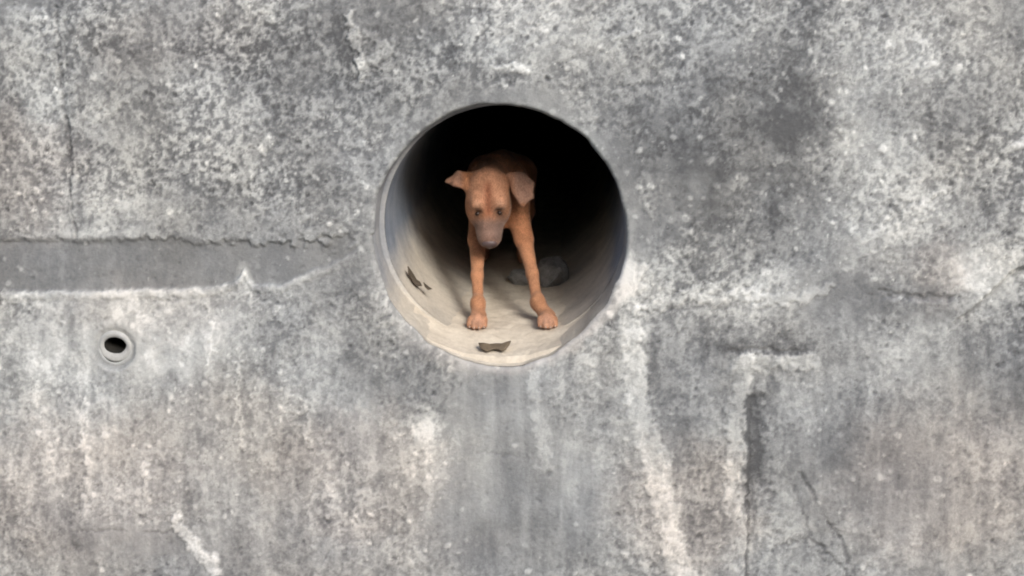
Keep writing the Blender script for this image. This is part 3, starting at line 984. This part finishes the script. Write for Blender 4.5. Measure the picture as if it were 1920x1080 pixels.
    fd.tri(H(-0.050, 0.056, 0.026), H(-0.022, 0.112, 0.036), H(0.012, 0.109, 0.036), 0.0050, 0.008)
    fd.tri(H(-0.048, 0.060, 0.027), H(0.012, 0.109, 0.036), H(0.032, 0.086, 0.033), 0.0048, 0.006)
    fd.tri(H(-0.046, 0.060, 0.027), H(-0.008, 0.064, 0.026), H(0.032, 0.086, 0.033), 0.0046, 0.006)

    fd.cone(H(-0.034, 0.052, 0.034), H(0.000, 0.060, 0.034), 0.0045, 0.004, 0.005, 'cut')   # open fold at the ear root
    V, Q = fd.surface()
    V = relax(V, Q, 2, 0.45)
    o = mesh_obj('puppy', V, Q, M_COAT)

    # coat colours: tan, greyer muzzle and ear edges, paler toes
    rel = V - HEAD
    f, s, u = rel @ hf, rel @ hs, rel @ hu
    tan = np.array([0.375, 0.170, 0.084])
    col = np.tile(tan, (len(V), 1))
    nz = (fbm(V[:, 0] + V[:, 1], V[:, 2] - V[:, 1], 25, 4, 0.6, 401) - 0.5)
    col *= (1 + 0.8 * nz)[:, None]
    big = fbm(V[:, 0] * 1.3 + V[:, 1], V[:, 2] + V[:, 0], 11, 3, 0.6, 405)
    col *= (0.72 + 0.56 * sstep(0.35, 0.62, big))[:, None]
    def blend(m, c): 
        nonlocal col
        col = col + np.clip(m, 0, 1)[:, None] * (np.array(c) - col)
    head = (np.abs(s) < 0.075) & (f > -0.08) & (f < 0.15) & (np.abs(u) < 0.07)
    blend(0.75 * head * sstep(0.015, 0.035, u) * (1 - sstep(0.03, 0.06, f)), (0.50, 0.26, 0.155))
    muz = sstep(0.045, 0.075, f + 0.25 * nz * 0.1) * head * sstep(-0.07, -0.055, u)
    blend(0.85 * muz, (0.160, 0.112, 0.095))
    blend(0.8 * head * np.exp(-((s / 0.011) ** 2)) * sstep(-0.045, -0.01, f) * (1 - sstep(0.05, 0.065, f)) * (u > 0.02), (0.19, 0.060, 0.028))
    for sg in (-1, 1):
        blend(0.5 * np.exp(-(((f - 0.030) / 0.008) ** 2 + ((s - sg * 0.030) / 0.010) ** 2)) * (u > 0), (0.55, 0.33, 0.22))
        e = np.exp(-(((f - 0.047) / 0.012) ** 2 + ((s - sg * 0.0275) / 0.013) ** 2)) * (u > 0.0)
        blend(0.9 * e, (0.045, 0.024, 0.017))
    ear = sstep(0.058, 0.075, np.abs(s)) * (f < 0.03) * (f > -0.08) * (u > -0.01) * (np.abs(u) < 0.06)
    blend(0.6 * ear, (0.36, 0.225, 0.17))
    legs = (V[:, 2] < -0.04) & (V[:, 1] < 0.36)
    blend(0.6 * legs * sstep(-0.04, -0.12, V[:, 2]), (0.41, 0.208, 0.112))
    for sg in (-1, 1):
        d = np.hypot(V[:, 0] - PAWS[sg][0], V[:, 1] - PAWS[sg][1] + 0.03)
        blend(0.6 * sstep(0.032, 0.012, d) * (V[:, 2] < -0.2), (0.46, 0.27, 0.185))
    col = np.clip(col, 0.01, 0.9)
    set_attr(o, 'coat', col)
    tag(o, 'thin tan puppy standing in the drain with its head lowered, looking down', 'dog')

    # eyes, nose, claws
    ev, ef = icosphere(3)
    for sg in (-1, 1):
        e = mesh_obj('eye', ev * 0.0070, ef, M_EYE, o)
        e.location = H(0.0465, sg * 0.0275, 0.0185)
    nf = Field((-0.035, -0.035, -0.035), (0.035, 0.035, 0.035), 0.0012)
    nf.ell((0, 0, 0), (0.010, 0.0200, 0.0125), k=0.004)
    nf.ell((0.001, 0, -0.008), (0.009, 0.008, 0.009), k=0.006)
    for sg in (-1, 1):
        nf.cone((0.011, sg * 0.0075, 0.001), (0.004, sg * 0.0125, -0.004), 0.0034, 0.0024, 0.002, 'cut')
    nf.cone((0.013, 0, 0.0), (0.012, 0, -0.014), 0.001, 0.001, 0.002, 'cut')
    nv, nq = nf.surface()
    nv = HEAD + (nv @ HM.T) + 0.1195 * hf - 0.003 * hu
    mesh_obj('nose', nv, nq, M_NOSE, o)
    cl, cf = icosphere(2)
    cl = cl * np.array([0.0021, 0.0065, 0.0024]); cl[:, 2] -= 40 * cl[:, 1] ** 2
    for sg in (-1, 1):
        pw = PAWS[sg]; g = on_silt(pw[0], pw[1])[2]
        for t in (-1.5, -0.5, 0.5, 1.5):
            fwd = 0.038 if abs(t) < 1 else 0.030
            c = mesh_obj('claw', cl, cf, M_CLAW, o)
            c.location = (pw[0] + t * 0.012 + (0.1 * fwd if sg > 0 else 0), pw[1] - fwd, g + 0.0085)

    # short coat: fine hairs lying along the body
    tri = np.concatenate([Q[:, [0, 1, 2]], Q[:, [0, 2, 3]]])
    A, Bv, Cv = V[tri[:, 0]], V[tri[:, 1]], V[tri[:, 2]]
    nrm = np.cross(Bv - A, Cv - A)
    area = np.linalg.norm(nrm, axis=1)
    nrm = nrm / np.maximum(area, 1e-12)[:, None]
    wgt = area * (A[:, 1] < 0.62)
    pick = rng.choice(len(tri), 70000, p=wgt / wgt.sum())
    r1, r2 = np.sqrt(rng.random(len(pick))), rng.random(len(pick))
    pos = (1 - r1)[:, None] * A[pick] + (r1 * (1 - r2))[:, None] * Bv[pick] + (r1 * r2)[:, None] * Cv[pick]
    nn = nrm[pick]
    # nap: away from the nose on the head, down the legs, back along the trunk
    flow = np.tile(np.array([0, 0.8, -0.6]), (len(pos), 1))
    hd = np.linalg.norm(pos - HEAD, axis=1) < 0.15
    flow[hd] = -hf
    lg = (pos[:, 2] < -0.03)
    flow[lg] = np.array([0, -0.1, -1.0])
    flow = flow + 0.35 * rng.normal(size=flow.shape)
    flow -= nn * (flow * nn).sum(1)[:, None]
    flow /= np.maximum(np.linalg.norm(flow, axis=1), 1e-6)[:, None]
    dirn = flow * 0.92 + nn * 0.34
    ln = rng.uniform(0.006, 0.012, len(pos))
    ln = np.where(hd, ln * 0.7, np.where(lg, ln * 0.55, ln))
    sidev = np.cross(flow, nn) * 0.00060
    base = pos - nn * 0.0006
    hv = np.stack([base - sidev, base + sidev, base + dirn * ln[:, None]], 1).reshape(-1, 3)
    hq = np.arange(len(hv)).reshape(-1, 3)
    fu = mesh_obj('fur', hv, hq, M_COAT, o)
    fu['kind'] = 'stuff'
    hc = col[tri[pick, 0]] * rng.uniform(0.42, 1.65, len(pos))[:, None]
    set_attr(fu, 'coat', np.repeat(np.clip(hc, 0.01, 0.9), 3, 0))
    return o
build_puppy()
